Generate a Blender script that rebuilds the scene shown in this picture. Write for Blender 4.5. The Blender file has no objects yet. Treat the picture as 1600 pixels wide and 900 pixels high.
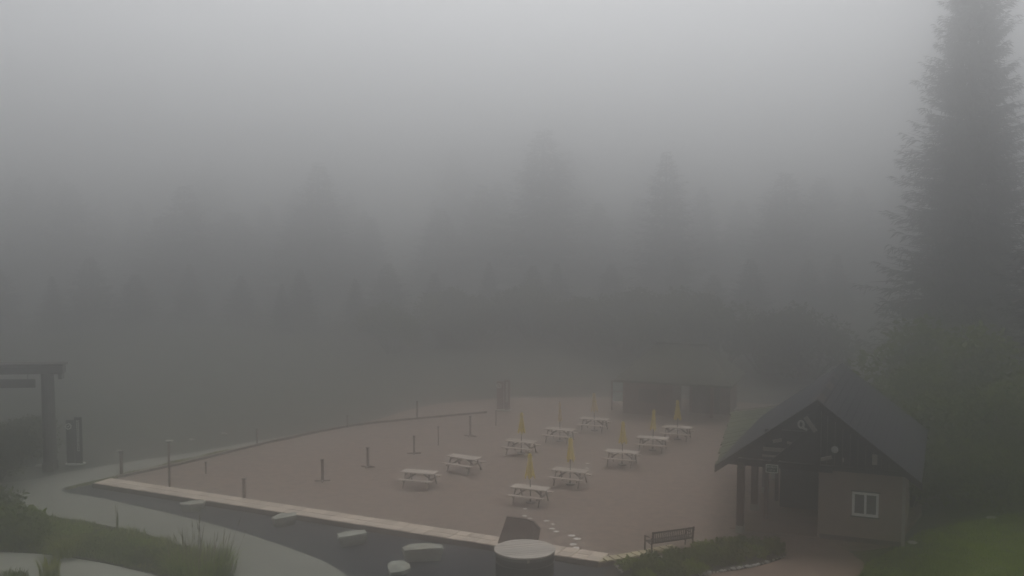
import bpy, math, random
from mathutils import Vector, Matrix
from mathutils.geometry import tessellate_polygon
R = math.radians
random.seed(7)
sc = bpy.context.scene
col = sc.collection

# ------------------------------------------------------------------ camera
CAM_H, FPX = 14.3, 1700.0
PITCH = math.atan(130.0 / FPX)
cam = bpy.data.cameras.new('camera')
cam.sensor_width = 36.0
cam.lens = 36.0 * FPX / 1600.0
cam.clip_start, cam.clip_end = 0.1, 3000
camo = bpy.data.objects.new('camera', cam)
camo.location = (0, 0, CAM_H)
camo.rotation_euler = (math.pi / 2 - PITCH, 0, 0)
col.objects.link(camo)
sc.camera = camo

# ------------------------------------------------------------------ sky, sun, exposure
SUN_EL, SUN_AZ = R(54), R(4)          # azimuth clockwise from +Y (the view direction)
w = bpy.data.worlds.new('World')
sc.world = w
w.use_nodes = True
nt = w.node_tree
nt.nodes.clear()
sky = nt.nodes.new('ShaderNodeTexSky')
sky.sky_type = 'NISHITA'
sky.sun_disc = False
sky.sun_elevation = SUN_EL
sky.sun_rotation = SUN_AZ
sky.altitude = 1200
sky.air_density = 1.0
sky.dust_density = 6.0
hs = nt.nodes.new('ShaderNodeHueSaturation')
hs.inputs['Saturation'].default_value = 0.12
bg = nt.nodes.new('ShaderNodeBackground')
bg.inputs['Strength'].default_value = 0.10
wo = nt.nodes.new('ShaderNodeOutputWorld')
nt.links.new(sky.outputs[0], hs.inputs['Color'])
nt.links.new(hs.outputs[0], bg.inputs[0])
nt.links.new(bg.outputs[0], wo.inputs[0])

sl = bpy.data.lights.new('sun', 'SUN')
sl.energy = 1.5
sl.angle = R(40)
sl.color = (1.0, 0.985, 0.96)
slo = bpy.data.objects.new('sun', sl)
sd = Vector((math.sin(SUN_AZ) * math.cos(SUN_EL), math.cos(SUN_AZ) * math.cos(SUN_EL), math.sin(SUN_EL)))
slo.rotation_euler = sd.to_track_quat('Z', 'Y').to_euler()
slo.location = (0, 60, 60)
col.objects.link(slo)

vs = sc.view_settings
vs.view_transform = 'Standard'
vs.look = 'None'
vs.exposure = 0.0
vs.gamma = 1.0
sc.cycles.use_denoising = True
sc.cycles.volume_bounces = 6
sc.cycles.max_bounces = 10
FOG_DENSITY, FOG_G = 0.0200, 0.945

# ------------------------------------------------------------------ helpers
FWD = Vector((0, math.cos(PITCH), -math.sin(PITCH)))
UPV = Vector((0, math.sin(PITCH), math.cos(PITCH)))
CAM = Vector((0, 0, CAM_H))


def sight(x, y):
    return FWD + Vector((1, 0, 0)) * ((x - 800) / FPX) + UPV * ((450 - y) / FPX)


def gp(x, y, z=0.0):
    """point of the level surface z seen at (x, y) of the survey photograph"""
    d = sight(x, y)
    return CAM + d * ((z - CAM_H) / d.z)


def depth_point(x, dist, z=0.0):
    return Vector(((x - 800) / FPX * dist, dist, z))


def tag(o, label=None, cat=None, group=None, kind=None):
    if label: o['label'] = label
    if cat: o['category'] = cat
    if group: o['group'] = group
    if kind: o['kind'] = kind
    return o


def empty(name, loc=(0, 0, 0), rz=0.0):
    o = bpy.data.objects.new(name, None)
    o.empty_display_size = 0.2
    o.location = loc
    o.rotation_euler = (0, 0, rz)
    col.objects.link(o)
    return o


class MB:
    """collects shapes, then becomes ONE mesh object"""
    def __init__(s):
        s.v, s.f = [], []

    def add(s, verts, faces):
        n = len(s.v)
        s.v += [tuple(q) for q in verts]
        s.f += [tuple(i + n for i in f) for f in faces]
        return s

    def box(s, c, d, M=None, bev=0.0):
        x, y, z = d[0] / 2, d[1] / 2, d[2] / 2
        c = Vector(c)
        if bev <= 0:
            P = [Vector((i * x, j * y, k * z)) for k in (-1, 1) for i, j in ((-1, -1), (1, -1), (1, 1), (-1, 1))]
            F = [(0, 3, 2, 1), (4, 5, 6, 7), (0, 1, 5, 4), (1, 2, 6, 5), (2, 3, 7, 6), (3, 0, 4, 7)]
        else:
            b = bev
            P = []
            for zz, q in ((-z, b), (-z + b, 0), (z - b, 0), (z, b)):
                P += [Vector((i * (x - q), j * (y - q), zz)) for i, j in ((-1, -1), (1, -1), (1, 1), (-1, 1))]
            F = [(0, 3, 2, 1), (12, 13, 14, 15)]
            for r in range(3):
                for i in range(4):
                    a, b2 = r * 4 + i, r * 4 + (i + 1) % 4
                    F.append((a, b2, b2 + 4, a + 4))
        if M is not None:
            P = [M @ p for p in P]
        return s.add([p + c for p in P], F)

    def bar(s, a, b, wdt, hgt, up=(0, 0, 1)):
        a, b = Vector(a), Vector(b)
        t = (b - a)
        L = t.length
        t.normalize()
        u = Vector(up)
        sde = t.cross(u)
        if sde.length < 1e-4: sde = t.cross(Vector((1, 0, 0)))
        sde.normalize()
        u = sde.cross(t)
        M = Matrix((t, sde, u)).transposed()
        return s.box((a + b) / 2, (L, wdt, hgt), M)

    def tube(s, pts, rads, n=8, cap=True):
        pts = [Vector(p) for p in pts]
        rings = []
        V = []
        for i, p in enumerate(pts):
            t = (pts[min(i + 1, len(pts) - 1)] - pts[max(i - 1, 0)]).normalized()
            a = t.cross(Vector((0, 1, 0.13)))
            if a.length < 1e-3: a = t.cross(Vector((1, 0, 0)))
            a.normalize()
            b = t.cross(a)
            r = rads[i] if not isinstance(rads, (int, float)) else rads
            V += [p + (a * math.cos(2 * math.pi * k / n) + b * math.sin(2 * math.pi * k / n)) * r for k in range(n)]
        F = []
        for i in range(len(pts) - 1):
            for k in range(n):
                a0, b0 = i * n + k, i * n + (k + 1) % n
                F.append((a0, a0 + n, b0 + n, b0))
        if cap:
            F.append(tuple(range(n)))
            F.append(tuple(reversed(range((len(pts) - 1) * n, len(pts) * n))))
        return s.add(V, F)

    def prism(s, outline, z0, z1):
        n = len(outline)
        V = [(p[0], p[1], z0) for p in outline] + [(p[0], p[1], z1) for p in outline]
        F = [tuple(reversed(range(n))), tuple(range(n, 2 * n))]
        F += [(i, (i + 1) % n, (i + 1) % n + n, i + n) for i in range(n)]
        return s.add(V, F)

    def build(s, name, m, parent=None, smooth=False, origin=None):
        me = bpy.data.meshes.new(name)
        vv = s.v
        if origin is not None:
            o0 = Vector(origin)
            vv = [tuple(Vector(q) - o0) for q in s.v]
        me.from_pydata(vv, [], s.f)
        me.validate()
        if m is not None: me.materials.append(m)
        if smooth:
            me.polygons.foreach_set('use_smooth', [True] * len(me.polygons))
        me.update()
        o = bpy.data.objects.new(name, me)
        if origin is not None: o.location = origin
        col.objects.link(o)
        if parent is not None: o.parent = parent
        return o


def copy_tree(o, parent=None):
    c = o.copy()
    col.objects.link(c)
    c.parent = parent
    for ch in list(o.children):
        copy_tree(ch, c)
    return c


def mat(name, c, rough=0.85, var=0.25, scale=4.0, bump=0.0, bscale=30.0, c2=None, spec=0.12, mottle=None, stretch=None, metal=0.0):
    m = bpy.data.materials.new(name)
    m.use_nodes = True
    t = m.node_tree
    b = t.nodes['Principled BSDF']
    b.inputs['Roughness'].default_value = rough
    b.inputs['Specular IOR Level'].default_value = spec
    b.inputs['Metallic'].default_value = metal
    tc = t.nodes.new('ShaderNodeTexCoord')
    oi = t.nodes.new('ShaderNodeObjectInfo')
    add = t.nodes.new('ShaderNodeVectorMath')
    add.operation = 'ADD'
    mul = t.nodes.new('ShaderNodeMath')
    mul.operation = 'MULTIPLY'
    mul.inputs[1].default_value = 37.0
    t.links.new(oi.outputs['Random'], mul.inputs[0])
    t.links.new(tc.outputs['Object'], add.inputs[0])
    t.links.new(mul.outputs[0], add.inputs[1])
    src = add.outputs[0]
    if stretch:
        mp = t.nodes.new('ShaderNodeMapping')
        mp.inputs['Scale'].default_value = stretch
        t.links.new(src, mp.inputs[0])
        src = mp.outputs[0]
    n = t.nodes.new('ShaderNodeTexNoise')
    n.inputs['Scale'].default_value = scale
    n.inputs['Detail'].default_value = 6
    n.inputs['Roughness'].default_value = 0.65
    t.links.new(src, n.inputs['Vector'])
    ramp = t.nodes.new('ShaderNodeMapRange')
    ramp.inputs['From Min'].default_value = 0.3
    ramp.inputs['From Max'].default_value = 0.7
    t.links.new(n.outputs['Fac'], ramp.inputs['Value'])
    mx = t.nodes.new('ShaderNodeMix')
    mx.data_type = 'RGBA'
    lo = tuple(max(0, q * (1 - var)) for q in c) + (1,)
    hi = (tuple(c2) if c2 else tuple(min(1, q * (1 + var)) for q in c)) + (1,)
    mx.inputs['A'].default_value = lo
    mx.inputs['B'].default_value = hi
    t.links.new(ramp.outputs[0], mx.inputs['Factor'])
    outc = mx.outputs['Result']
    # every object a touch lighter or darker than its neighbour
    hv = t.nodes.new('ShaderNodeHueSaturation')
    mr = t.nodes.new('ShaderNodeMapRange')
    mr.inputs['To Min'].default_value = 0.86
    mr.inputs['To Max'].default_value = 1.14
    t.links.new(oi.outputs['Random'], mr.inputs['Value'])
    t.links.new(mr.outputs[0], hv.inputs['Value'])
    t.links.new(outc, hv.inputs['Color'])
    outc = hv.outputs[0]
    if mottle:   # large stains: (scale, colour, amount)
        n2 = t.nodes.new('ShaderNodeTexNoise')
        n2.inputs['Scale'].default_value = mottle[0]
        n2.inputs['Detail'].default_value = 4
        t.links.new(src, n2.inputs['Vector'])
        r2 = t.nodes.new('ShaderNodeMapRange')
        r2.inputs['From Min'].default_value = 0.45
        r2.inputs['From Max'].default_value = 0.72
        r2.inputs['To Max'].default_value = mottle[2]
        t.links.new(n2.outputs['Fac'], r2.inputs['Value'])
        m2 = t.nodes.new('ShaderNodeMix')
        m2.data_type = 'RGBA'
        m2.inputs['B'].default_value = tuple(mottle[1]) + (1,)
        t.links.new(r2.outputs[0], m2.inputs['Factor'])
        t.links.new(outc, m2.inputs['A'])
        outc = m2.outputs['Result']
    t.links.new(outc, b.inputs['Base Color'])
    if bump > 0:
        n3 = t.nodes.new('ShaderNodeTexNoise')
        n3.inputs['Scale'].default_value = bscale
        n3.inputs['Detail'].default_value = 5
        t.links.new(src, n3.inputs['Vector'])
        bp = t.nodes.new('ShaderNodeBump')
        bp.inputs['Strength'].default_value = bump
        bp.inputs['Distance'].default_value = 0.03
        t.links.new(n3.outputs['Fac'], bp.inputs['Height'])
        t.links.new(bp.outputs[0], b.inputs['Normal'])
    return m


def leafmat(name, c, c2, through=0.45):
    m = mat(name, c, rough=0.7, var=0.35, scale=1.6, c2=c2, spec=0.2)
    t = m.node_tree
    b = t.nodes['Principled BSDF']
    tr = t.nodes.new('ShaderNodeBsdfTranslucent')
    mix = t.nodes.new('ShaderNodeMixShader')
    mix.inputs[0].default_value = through
    t.links.new(b.inputs['Base Color'].links[0].from_socket, tr.inputs[0])
    t.links.new(b.outputs[0], mix.inputs[1])
    t.links.new(tr.outputs[0], mix.inputs[2])
    t.links.new(mix.outputs[0], t.nodes['Material Output'].inputs['Surface'])
    return m


M = dict(
    turf=mat('turf', (0.075, 0.105, 0.02), var=0.35, scale=0.6, c2=(0.10, 0.12, 0.03), bump=0.8, bscale=9, mottle=(0.12, (0.09, 0.08, 0.045), 0.6)),
    meadow=mat('misty_meadow', (0.055, 0.06, 0.042), var=0.3, scale=0.3, bump=0.5, bscale=9, mottle=(0.1, (0.075, 0.07, 0.055), 0.7)),
    gravel=mat('gravel', (0.215, 0.16, 0.126), var=0.38, scale=2.2, bump=0.5, bscale=45, mottle=(0.09, (0.255, 0.20, 0.163), 0.9)),
    rut=mat('packed_gravel', (0.20, 0.165, 0.14), var=0.15, scale=0.7, bump=0.4, bscale=40),
    asphalt=mat('asphalt', (0.035, 0.036, 0.042), var=0.25, scale=1.5, rough=0.95, bump=0.5, bscale=60, mottle=(0.35, (0.055, 0.053, 0.055), 0.5)),
    concrete=mat('concrete', (0.26, 0.26, 0.22), var=0.12, scale=0.8, bump=0.25, bscale=25, mottle=(0.25, (0.205, 0.205, 0.168), 0.8)),
    pathbrown=mat('brown_concrete', (0.28, 0.195, 0.15), var=0.14, scale=0.9, bump=0.25, bscale=25, mottle=(0.4, (0.19, 0.14, 0.105), 0.6)),
    paver=mat('paver', (0.62, 0.52, 0.42), var=0.12, scale=3.0, bump=0.3, bscale=30),
    paverw=mat('pale_paver', (0.52, 0.45, 0.29), var=0.12, scale=3.0, bump=0.3, bscale=30),
    redboard=mat('retaining_timber', (0.07, 0.04, 0.034), var=0.3, scale=4, bump=0.3),
    edging=mat('edging_timber', (0.19, 0.15, 0.12), var=0.3, scale=4, bump=0.3),
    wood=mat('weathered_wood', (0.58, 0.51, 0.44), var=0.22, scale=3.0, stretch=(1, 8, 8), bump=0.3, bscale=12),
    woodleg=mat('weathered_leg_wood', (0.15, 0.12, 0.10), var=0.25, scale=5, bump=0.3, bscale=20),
    yellow=mat('yellow_canvas', (0.95, 0.70, 0.055), var=0.14, scale=5, bump=0.2, bscale=12),
    yellowpale=mat('sun_bleached_canvas', (0.78, 0.60, 0.30), var=0.14, scale=5, bump=0.2, bscale=12),
    darkmetal=mat('dark_metal', (0.035, 0.03, 0.03), rough=0.5, var=0.2),
    postwood=mat('post_wood', (0.16, 0.115, 0.092), var=0.25, scale=6, bump=0.3),
    gatewood=mat('gate_wood', (0.10, 0.088, 0.08), var=0.3, scale=3, bump=0.4),
    lodgewall=mat('lodge_stucco', (0.31, 0.235, 0.185), var=0.14, scale=2.0, bump=0.4, bscale=30, mottle=(0.5, (0.20, 0.155, 0.10), 0.6)),
    beam=mat('dark_beam', (0.035, 0.028, 0.025), var=0.3, scale=4, bump=0.4),
    colmn=mat('porch_post', (0.10, 0.055, 0.043), var=0.3, scale=4, bump=0.4),
    pale=mat('pale_wood', (0.42, 0.39, 0.34), var=0.2, scale=5),
    hutroof=mat('weathered_shake', (0.10, 0.105, 0.07), var=0.3, scale=2),
    hutwall=mat('haze_paled_red_boards', (0.24, 0.155, 0.135), var=0.2, scale=2),  # red lightened in the colour to imitate haze over the hut
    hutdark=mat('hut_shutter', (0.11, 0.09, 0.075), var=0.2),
    shingle=mat('slate_shingle', (0.034, 0.034, 0.04), spec=0.1, rough=0.95, var=0.3, scale=3, bump=0.5, bscale=14),
    moss=mat('mossy_shake', (0.085, 0.098, 0.045), var=0.3, scale=2, bump=0.6, bscale=12, mottle=(0.8, (0.06, 0.075, 0.03), 0.7)),
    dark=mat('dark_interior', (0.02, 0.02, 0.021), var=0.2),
    white=mat('white_paint', (0.85, 0.85, 0.80), var=0.08, scale=4, rough=0.6),
    glass=mat('window_glass', (0.11, 0.115, 0.11), var=0.1, rough=0.25, spec=0.5),  # grey base colour stands in for reflected sky
    green=mat('sign_green', (0.02, 0.085, 0.045), var=0.1),
    cream=mat('sign_cream', (0.78, 0.80, 0.74), var=0.08),
    lampg=mat('lamp_globe', (0.62, 0.61, 0.57), var=0.05, rough=0.35),
    signblk=mat('sign_charcoal', (0.022, 0.022, 0.026), var=0.2),
    signred=mat('sign_rust', (0.20, 0.10, 0.085), var=0.2),
    board=mat('pale_board', (0.55, 0.72, 0.68), var=0.08, scale=3),
    rock=mat('granite', (0.33, 0.34, 0.29), var=0.25, scale=2.5, bump=0.6, bscale=14, mottle=(1.2, (0.25, 0.22, 0.17), 0.7)),
    rockpale=mat('pale_stone', (0.55, 0.54, 0.50), var=0.2, scale=4, bump=0.4),
    slab=mat('brown_panel', (0.20, 0.135, 0.115), var=0.2, scale=2.5, bump=0.2, bscale=18, mottle=(1.0, (0.17, 0.135, 0.105), 0.8)),
    lid=mat('lid_planks', (0.54, 0.49, 0.43), var=0.25, scale=2.5, stretch=(1, 9, 9), bump=0.4, bscale=10),
    drum=mat('drum_metal', (0.015, 0.016, 0.016), var=0.3, scale=2, rough=0.8, mottle=(0.9, (0.05, 0.038, 0.035), 0.6)),
    band=mat('steel_band', (0.16, 0.16, 0.15), rough=0.45, var=0.2, metal=0.6),
    bench=mat('bench_metal', (0.055, 0.034, 0.032), rough=0.55, var=0.2),
    mark=mat('white_print', (0.8, 0.77, 0.7), var=0.2, scale=8),
    bark=mat('bark', (0.05, 0.04, 0.032), var=0.35, scale=4, bump=0.6, bscale=10),
    fir=leafmat('fir_needles', (0.030, 0.040, 0.024), (0.050, 0.062, 0.034), 0.15),
    hem=leafmat('forest_needles', (0.028, 0.038, 0.024), (0.045, 0.055, 0.032), 0.15),
    leafx=leafmat('misty_leaves', (0.07, 0.085, 0.025), (0.11, 0.13, 0.04)),
    leafd=leafmat('dark_leaves', (0.09, 0.13, 0.008), (0.16, 0.205, 0.016)),
    leafm=leafmat('mid_leaves', (0.17, 0.25, 0.012), (0.28, 0.36, 0.028)),
    leafy=leafmat('yellow_green_blades', (0.20, 0.23, 0.03), (0.32, 0.34, 0.06)),
    strawg=leafmat('straw_blades', (0.20, 0.185, 0.10), (0.30, 0.27, 0.15)),
    soil=mat('bed_soil', (0.05, 0.036, 0.027), var=0.3, scale=3, bump=0.7, bscale=20),
)


def smooth_line(pts, n=6, closed=False):
    out = []
    N = len(pts)
    P = [Vector(p) for p in pts]
    rng = range(N if closed else N - 1)
    for i in rng:
        if closed:
            a, b, c, d = P[i - 1], P[i], P[(i + 1) % N], P[(i + 2) % N]
        else:
            a, b, c, d = P[max(i - 1, 0)], P[i], P[i + 1], P[min(i + 2, N - 1)]
        for k in range(n):
            t = k / n
            out.append(0.5 * ((2 * b) + (c - a) * t + (2 * a - 5 * b + 4 * c - d) * t * t + (3 * b - a - 3 * c + d) * t ** 3))
    if not closed: out.append(P[-1])
    return out


def sheet(name, outline, z, thick, m, **kw):
    """a ground slab whose top lies at z"""
    pts = [Vector((p[0], p[1], 0)) for p in outline]
    tri = tessellate_polygon([pts])
    n = len(pts)
    V = [(p.x, p.y, z) for p in pts] + [(p.x, p.y, z - thick) for p in pts]
    F = []
    for t in tri:
        a, b, c = [pts[i] for i in t]
        if (b - a).cross(c - a).z < 0: t = (t[0], t[2], t[1])
        F.append(tuple(t))
    area = sum(pts[i].x * pts[(i + 1) % n].y - pts[(i + 1) % n].x * pts[i].y for i in range(n))
    for i in range(n):
        j = (i + 1) % n
        F.append((i, i + n, j + n, j) if area > 0 else (j, j + n, i + n, i))
    o = MB().add(V, F).build(name, m)
    return tag(o, kind='structure', **kw)


def px(lst, z=0.0):
    return [gp(x, y, z) for x, y in lst]


# ================================================================== SETTING
LOW = -0.16
# terrain: one sheet out to the horizon, uneven well away from the yard
g = MB()
NX = 60
S = 480.0
def ter(x, y):
    far = max(0.0, min(1.0, (math.hypot(x, (y - 58)) - 48) / 60.0))
    h = LOW - 0.03
    h += far * (1.6 * math.sin(x * 0.021 + 1.0) + 1.2 * math.sin(y * 0.027 + 0.4) + 0.6 * math.sin(x * 0.06 + y * 0.05))
    h += max(0.0, (y - 95) / 100.0) * 2.0
    if y < 30: h = min(h, LOW - 0.03)
    return h
V, F = [], []
grid = [((i / NX) * 2 - 1) for i in range(NX + 1)]
ax = [math.copysign(abs(q) ** 1.7, q) * S for q in grid]
for j in range(NX + 1):
    for i in range(NX + 1):
        V.append((ax[i], ax[j] + 60, ter(ax[i], ax[j] + 60)))
for j in range(NX):
    for i in range(NX):
        a = j * (NX + 1) + i
        F.append((a, a + 1, a + NX + 2, a + NX + 1))
tag(MB().add(V, F).build('ground', M['meadow'], smooth=True), kind='structure')

# gravel yard, a slab a step above the ground in front of it
yard_px = [(145, 757), (400, 796), (720, 846), (935, 880.5), (985, 873), (1060, 858), (1120, 846), (1277, 850), (1390, 858),
           (1440, 800), (1440, 700), (1380, 655), (1320, 640), (1150, 628), (1000, 620), (780, 622), (690, 630), (640, 640), (600, 652),
           (540, 668), (410, 695), (300, 722), (180, 748)]
yard = sheet('gravel_yard', px(yard_px), 0.0, 0.3, M['gravel'])

# asphalt bed in front of the kerb
sheet('asphalt_bed', [gp(x, y, LOW) for x, y in [(92, 768), (140, 752), (400, 780), (720, 830), (945, 868), (985, 880), (975, 930), (600, 930), (545, 903), (500, 876), (430, 851), (350, 826), (250, 801), (150, 779)]],
      LOW, 0.2, M['asphalt'])
# curved concrete path
lo_side = [(-120, 800), (20, 800), (75, 806), (130, 815), (195, 827), (260, 845), (325, 876), (370, 902), (400, 930)]
hi_side = [(590, 930), (545, 901), (500, 874.5), (430, 849), (350, 824), (250, 799), (150, 777), (96, 767.5), (120, 757), (190, 742), (300, 717), (420, 692), (560, 666)]
far_side = [(545, 664), (420, 686), (300, 707), (200, 722), (110, 737), (30, 752), (-120, 765)]
sheet('concrete_path', smooth_line([gp(x, y, LOW) for x, y in lo_side], 5) + smooth_line([gp(x, y, LOW) for x, y in hi_side], 5)
      + smooth_line([gp(x, y, LOW) for x, y in far_side], 4), LOW + 0.006, 0.2, M['concrete'])
# nearer walk in the lower left corner
sheet('garden_walk', smooth_line([gp(x, y, LOW) for x, y in [(-150, 866), (0, 864), (60, 867), (110, 872.5), (170, 883), (250, 902), (330, 930)]], 6)
      + smooth_line([gp(x, y, LOW) for x, y in [(180, 960), (60, 915), (-150, 905)]], 6), LOW + 0.03, 0.2, M['concrete'])
# path by the lodge
sheet('lodge_path', smooth_line([gp(x, y) for x, y in [(1165, 845), (1225, 838), (1277, 838), (1300, 847), (1330, 864), (1350, 880), (1345, 895), (1310, 915)]], 5)
      + smooth_line([gp(x, y) for x, y in [(1080, 930), (1090, 902), (1180, 886), (1228, 869), (1215, 852)]], 5), 0.008, 0.25, M['pathbrown'])
# soil of the planting bed
sheet('planting_bed', smooth_line([gp(x, y) for x, y in [(950, 890), (1000, 875), (1060, 864), (1120, 850), (1190, 848), (1222, 858), (1224, 869), (1180, 883), (1092, 899), (1060, 930), (955, 930)]], 4, True),
      0.016, 0.25, M['soil'])
# soil of the left bed
sheet('left_planting_bed', [gp(x, y, LOW) for x, y in [(-100, 800), (20, 801.5), (75, 807.5), (130, 816.5), (195, 828.5), (260, 846.5), (325, 877.5), (366, 902), (380, 925), (330, 928), (250, 899), (170, 880), (110, 869.5), (60, 864), (0, 861), (-100, 862)]],
      LOW + 0.012, 0.2, M['soil'])
# lawn on the right
sheet('lawn', smooth_line([gp(x, y) for x, y in [(1350, 880), (1335, 864), (1400, 853), (1470, 820), (1600, 790), (1800, 780), (1800, 960), (1300, 960), (1310, 914), (1346, 896)]], 4, True),
      0.02, 0.25, M['turf'])

# paved kerb strip along the yard's front, two rows of pavers
kerb = empty('kerb')
tag(kerb, kind='structure')
kp = [gp(x, y) for x, y in [(145, 757), (400, 796), (720, 846), (935, 880.5)]]
A, B = kp[0], kp[-1]
kd = (B - A).normalized()
kn = Vector((-kd.y, kd.x, 0))
KL = (B - A).length
pm = None
npv = int(KL / 0.62)
for r in range(2):
    for i in range(npv):
        c = A + kd * (KL * (i + 0.5) / npv) + kn * (0.34 + 0.58 * r)
        if pm is None:
            q = MB().box((0, 0, 0), (KL / npv - 0.018, 0.56, 0.07), bev=0.008)
            o = q.build('paver', M['paver'])
            pm = o.data
        else:
            o = bpy.data.objects.new('paver', pm)
            col.objects.link(o)
        o.location = (c.x, c.y, 0.035 + random.uniform(-0.006, 0.006))
        o.rotation_euler = (random.uniform(-.01, .01), random.uniform(-.006, .006), math.atan2(kd.y, kd.x) + random.uniform(-.006, .006))
        o.parent = kerb
b = MB()
b.bar(A - kn * 0.03 + Vector((0, 0, -0.05)), B - kn * 0.03 + Vector((0, 0, -0.05)), 0.06, 0.22)
b.build('retaining_board', M['redboard'], kerb)
# narrower turn of the strip behind the bed
turn = [gp(x, y) for x, y in [(935, 880.5), (985, 873), (1062, 857.5)]]
pm2 = None
for (a, b2) in zip(turn[:-1], turn[1:]):
    d = (b2 - a)
    L = d.length
    d.normalize()
    n_ = max(2, int(L / 0.32))
    for i in range(n_):
        c = a + d * (L * (i + 0.5) / n_) + Vector((-d.y, d.x, 0)) * 0.26
        if pm2 is None:
            o = MB().box((0, 0, 0), (0.29, 0.52, 0.07), bev=0.008).build('paver', M['paverw'])
            pm2 = o.data
        else:
            o = bpy.data.objects.new('paver', pm2)
            col.objects.link(o)
        o.location = (c.x, c.y, 0.036 + random.uniform(-0.006, 0.006))
        o.rotation_euler = (0, 0, math.atan2(d.y, d.x) + random.uniform(-.02, .02))
        o.parent = kerb

# timber edging along the far side of the yard
ed = empty('timber_edging')
tag(ed, 'low dark timber edging along the far left side of the gravel yard', 'edging')
line = smooth_line([gp(x, y) for x, y in [(183, 747), (300, 721.5), (410, 694.5), (540, 667.5), (640, 656), (760, 645)]], 6)
for a, b2 in zip(line[:-1], line[1:]):
    MB().bar(a + (b2 - a) * 0.01 + Vector((0, 0, 0.06)), b2 - (b2 - a) * 0.01 + Vector((0, 0, 0.06)), 0.18, 0.14).build('timber', M['edging'], ed)

# pale prints painted on the gravel between the front table and the kerb
for x, y, a, s in [(820.5, 795, .1, 1), (820, 806, -.3, 1.2), (828, 810, -.1, 1), (854, 814, .1, 1.2), (864, 819, -.2, .9), (862.5, 826, -.3, 1.2), (869.5, 830.5, .0, 1.1),
                   (893.5, 837, -.4, 1.4), (902, 842, .0, 1.4), (895.5, 850.5, .1, 1.5), (900, 856, 0, 1.3), (918, 724, .1, 1), (917, 731.5, .05, 1.1), (922, 864, 0, .8)]:
    c = gp(x, y)
    out = []
    for k in range(12):
        t = 2 * math.pi * k / 12
        rx, ry = 0.115 * s * (1 + random.uniform(-.2, .2)), 0.10 * s * (1 + random.uniform(-.25, .25))
        q = Vector((math.cos(t) * rx, math.sin(t) * ry, 0))
        q.rotate(Matrix.Rotation(a, 3, 'Z'))
        out.append(q)
    o = MB().prism(out, 0.0, 0.005).build('painted_print', M['mark'], yard)
    o.location = (c.x, c.y, 0.001)

# ================================================================== LODGE
TH = R(22)
LU = Vector((math.cos(TH), -math.sin(TH), 0))
LV = Vector((math.sin(TH), math.cos(TH), 0))
P0 = gp(1277, 840)
lodge = empty('lodge', P0, -TH)            # local x along the front, y to the back
tag(lodge, 'dark gabled timber lodge with open porch posts, stucco room and white window', 'lodge')
EZ, PZ, UL, UR, VF, VB = 2.96, 6.13, -4.25, 4.15, -0.85, 10.4
UC = -0.03
# walls
b = MB()
def wall_quad(b, a, c, z0, z1, t=0.18):
    b.bar(Vector((a[0], a[1], (z0 + z1) / 2)), Vector((c[0], c[1], (z0 + z1) / 2)), t, z1 - z0)
# front wall of the room around the window opening
wu0, wu1, wz0, wz1 = 1.40, 2.47, 1.14, 2.17
b = MB()
b.box((0.7, 0.09, 1.55), (1.4, 0.18, 3.1)).box(((wu1 + 3.5) / 2, 0.09, 1.55), (3.5 - wu1, 0.18, 3.1))
b.box(((wu0 + wu1) / 2, 0.09, wz0 / 2), (wu1 - wu0, 0.18, wz0)).box(((wu0 + wu1) / 2, 0.09, (wz1 + 3.1) / 2), (wu1 - wu0, 0.18, 3.1 - wz1))
b.build('front_wall', M['lodgewall'], lodge)
MB().box((3.41, 5.09, 1.55), (0.18, 9.8, 3.1)).build('side_wall', M['lodgewall'], lodge)
MB().box((0.09, 2.19, 1.55), (0.18, 4.0, 3.1)).build('passage_wall', M['lodgewall'], lodge)
MB().box((0.65, 9.9, 1.55), (5.3, 0.18, 3.1)).build('back_wall', M['lodgewall'], lodge)
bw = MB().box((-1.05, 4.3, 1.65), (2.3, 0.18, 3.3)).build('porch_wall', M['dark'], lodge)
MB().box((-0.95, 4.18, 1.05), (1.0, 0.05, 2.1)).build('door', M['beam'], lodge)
MB().box((-2.1, 7.1, 1.5), (0.18, 5.4, 3.0)).build('west_wall', M['lodgewall'], lodge)
# skirting at the wall's foot
MB().box((1.8, -0.02, 0.10), (3.42, 0.06, 0.2)).build('plinth', M['redboard'], lodge)
# corner trim
MB().box((3.47, -0.03, 1.5), (0.14, 0.08, 3.0)).build('corner_trim', M['pale'], lodge)
# porch floor
MB().box((-1.9, 4.2, 0.02), (3.7, 8.6, 0.03)).build('porch_floor', M['pathbrown'], lodge)
# window
win = empty('window')
win.parent = lodge
fr = MB()
wc, hc = (wu0 + wu1) / 2, (wz0 + wz1) / 2
fw_, fh_ = wu1 - wu0, wz1 - wz0
for z in (wz0 + 0.05, wz1 - 0.05):
    fr.box((wc, 0.02, z), (fw_, 0.12, 0.10))
for x in (wu0 + 0.05, wu1 - 0.05):
    fr.box((x, 0.02, hc), (0.10, 0.118, fh_ - 0.2))
fr.box((wc, 0.02, hc), (0.09, 0.11, fh_ - 0.2))
fr.build('frame', M['white'], win)
for s in (-1, 1):
    MB().box((wc + s * 0.2425, 0.05, hc), (0.395, 0.02, fh_ - 0.2)).build('pane', M['glass'], win)
MB().box((wc, 0.20, hc), (fw_, 0.04, fh_)).build('dark_room_backing', M['dark'], win)  # near-black sheet stands in for the unlit room behind the panes
MB().box((wc, -0.005, wz0 - 0.03), (fw_ + 0.12, 0.1, 0.05)).build('sill', M['beam'], win)
MB().box((wc, -0.005, wz1 + 0.03), (fw_ + 0.12, 0.06, 0.05)).build('head_trim', M['beam'], win)

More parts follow.
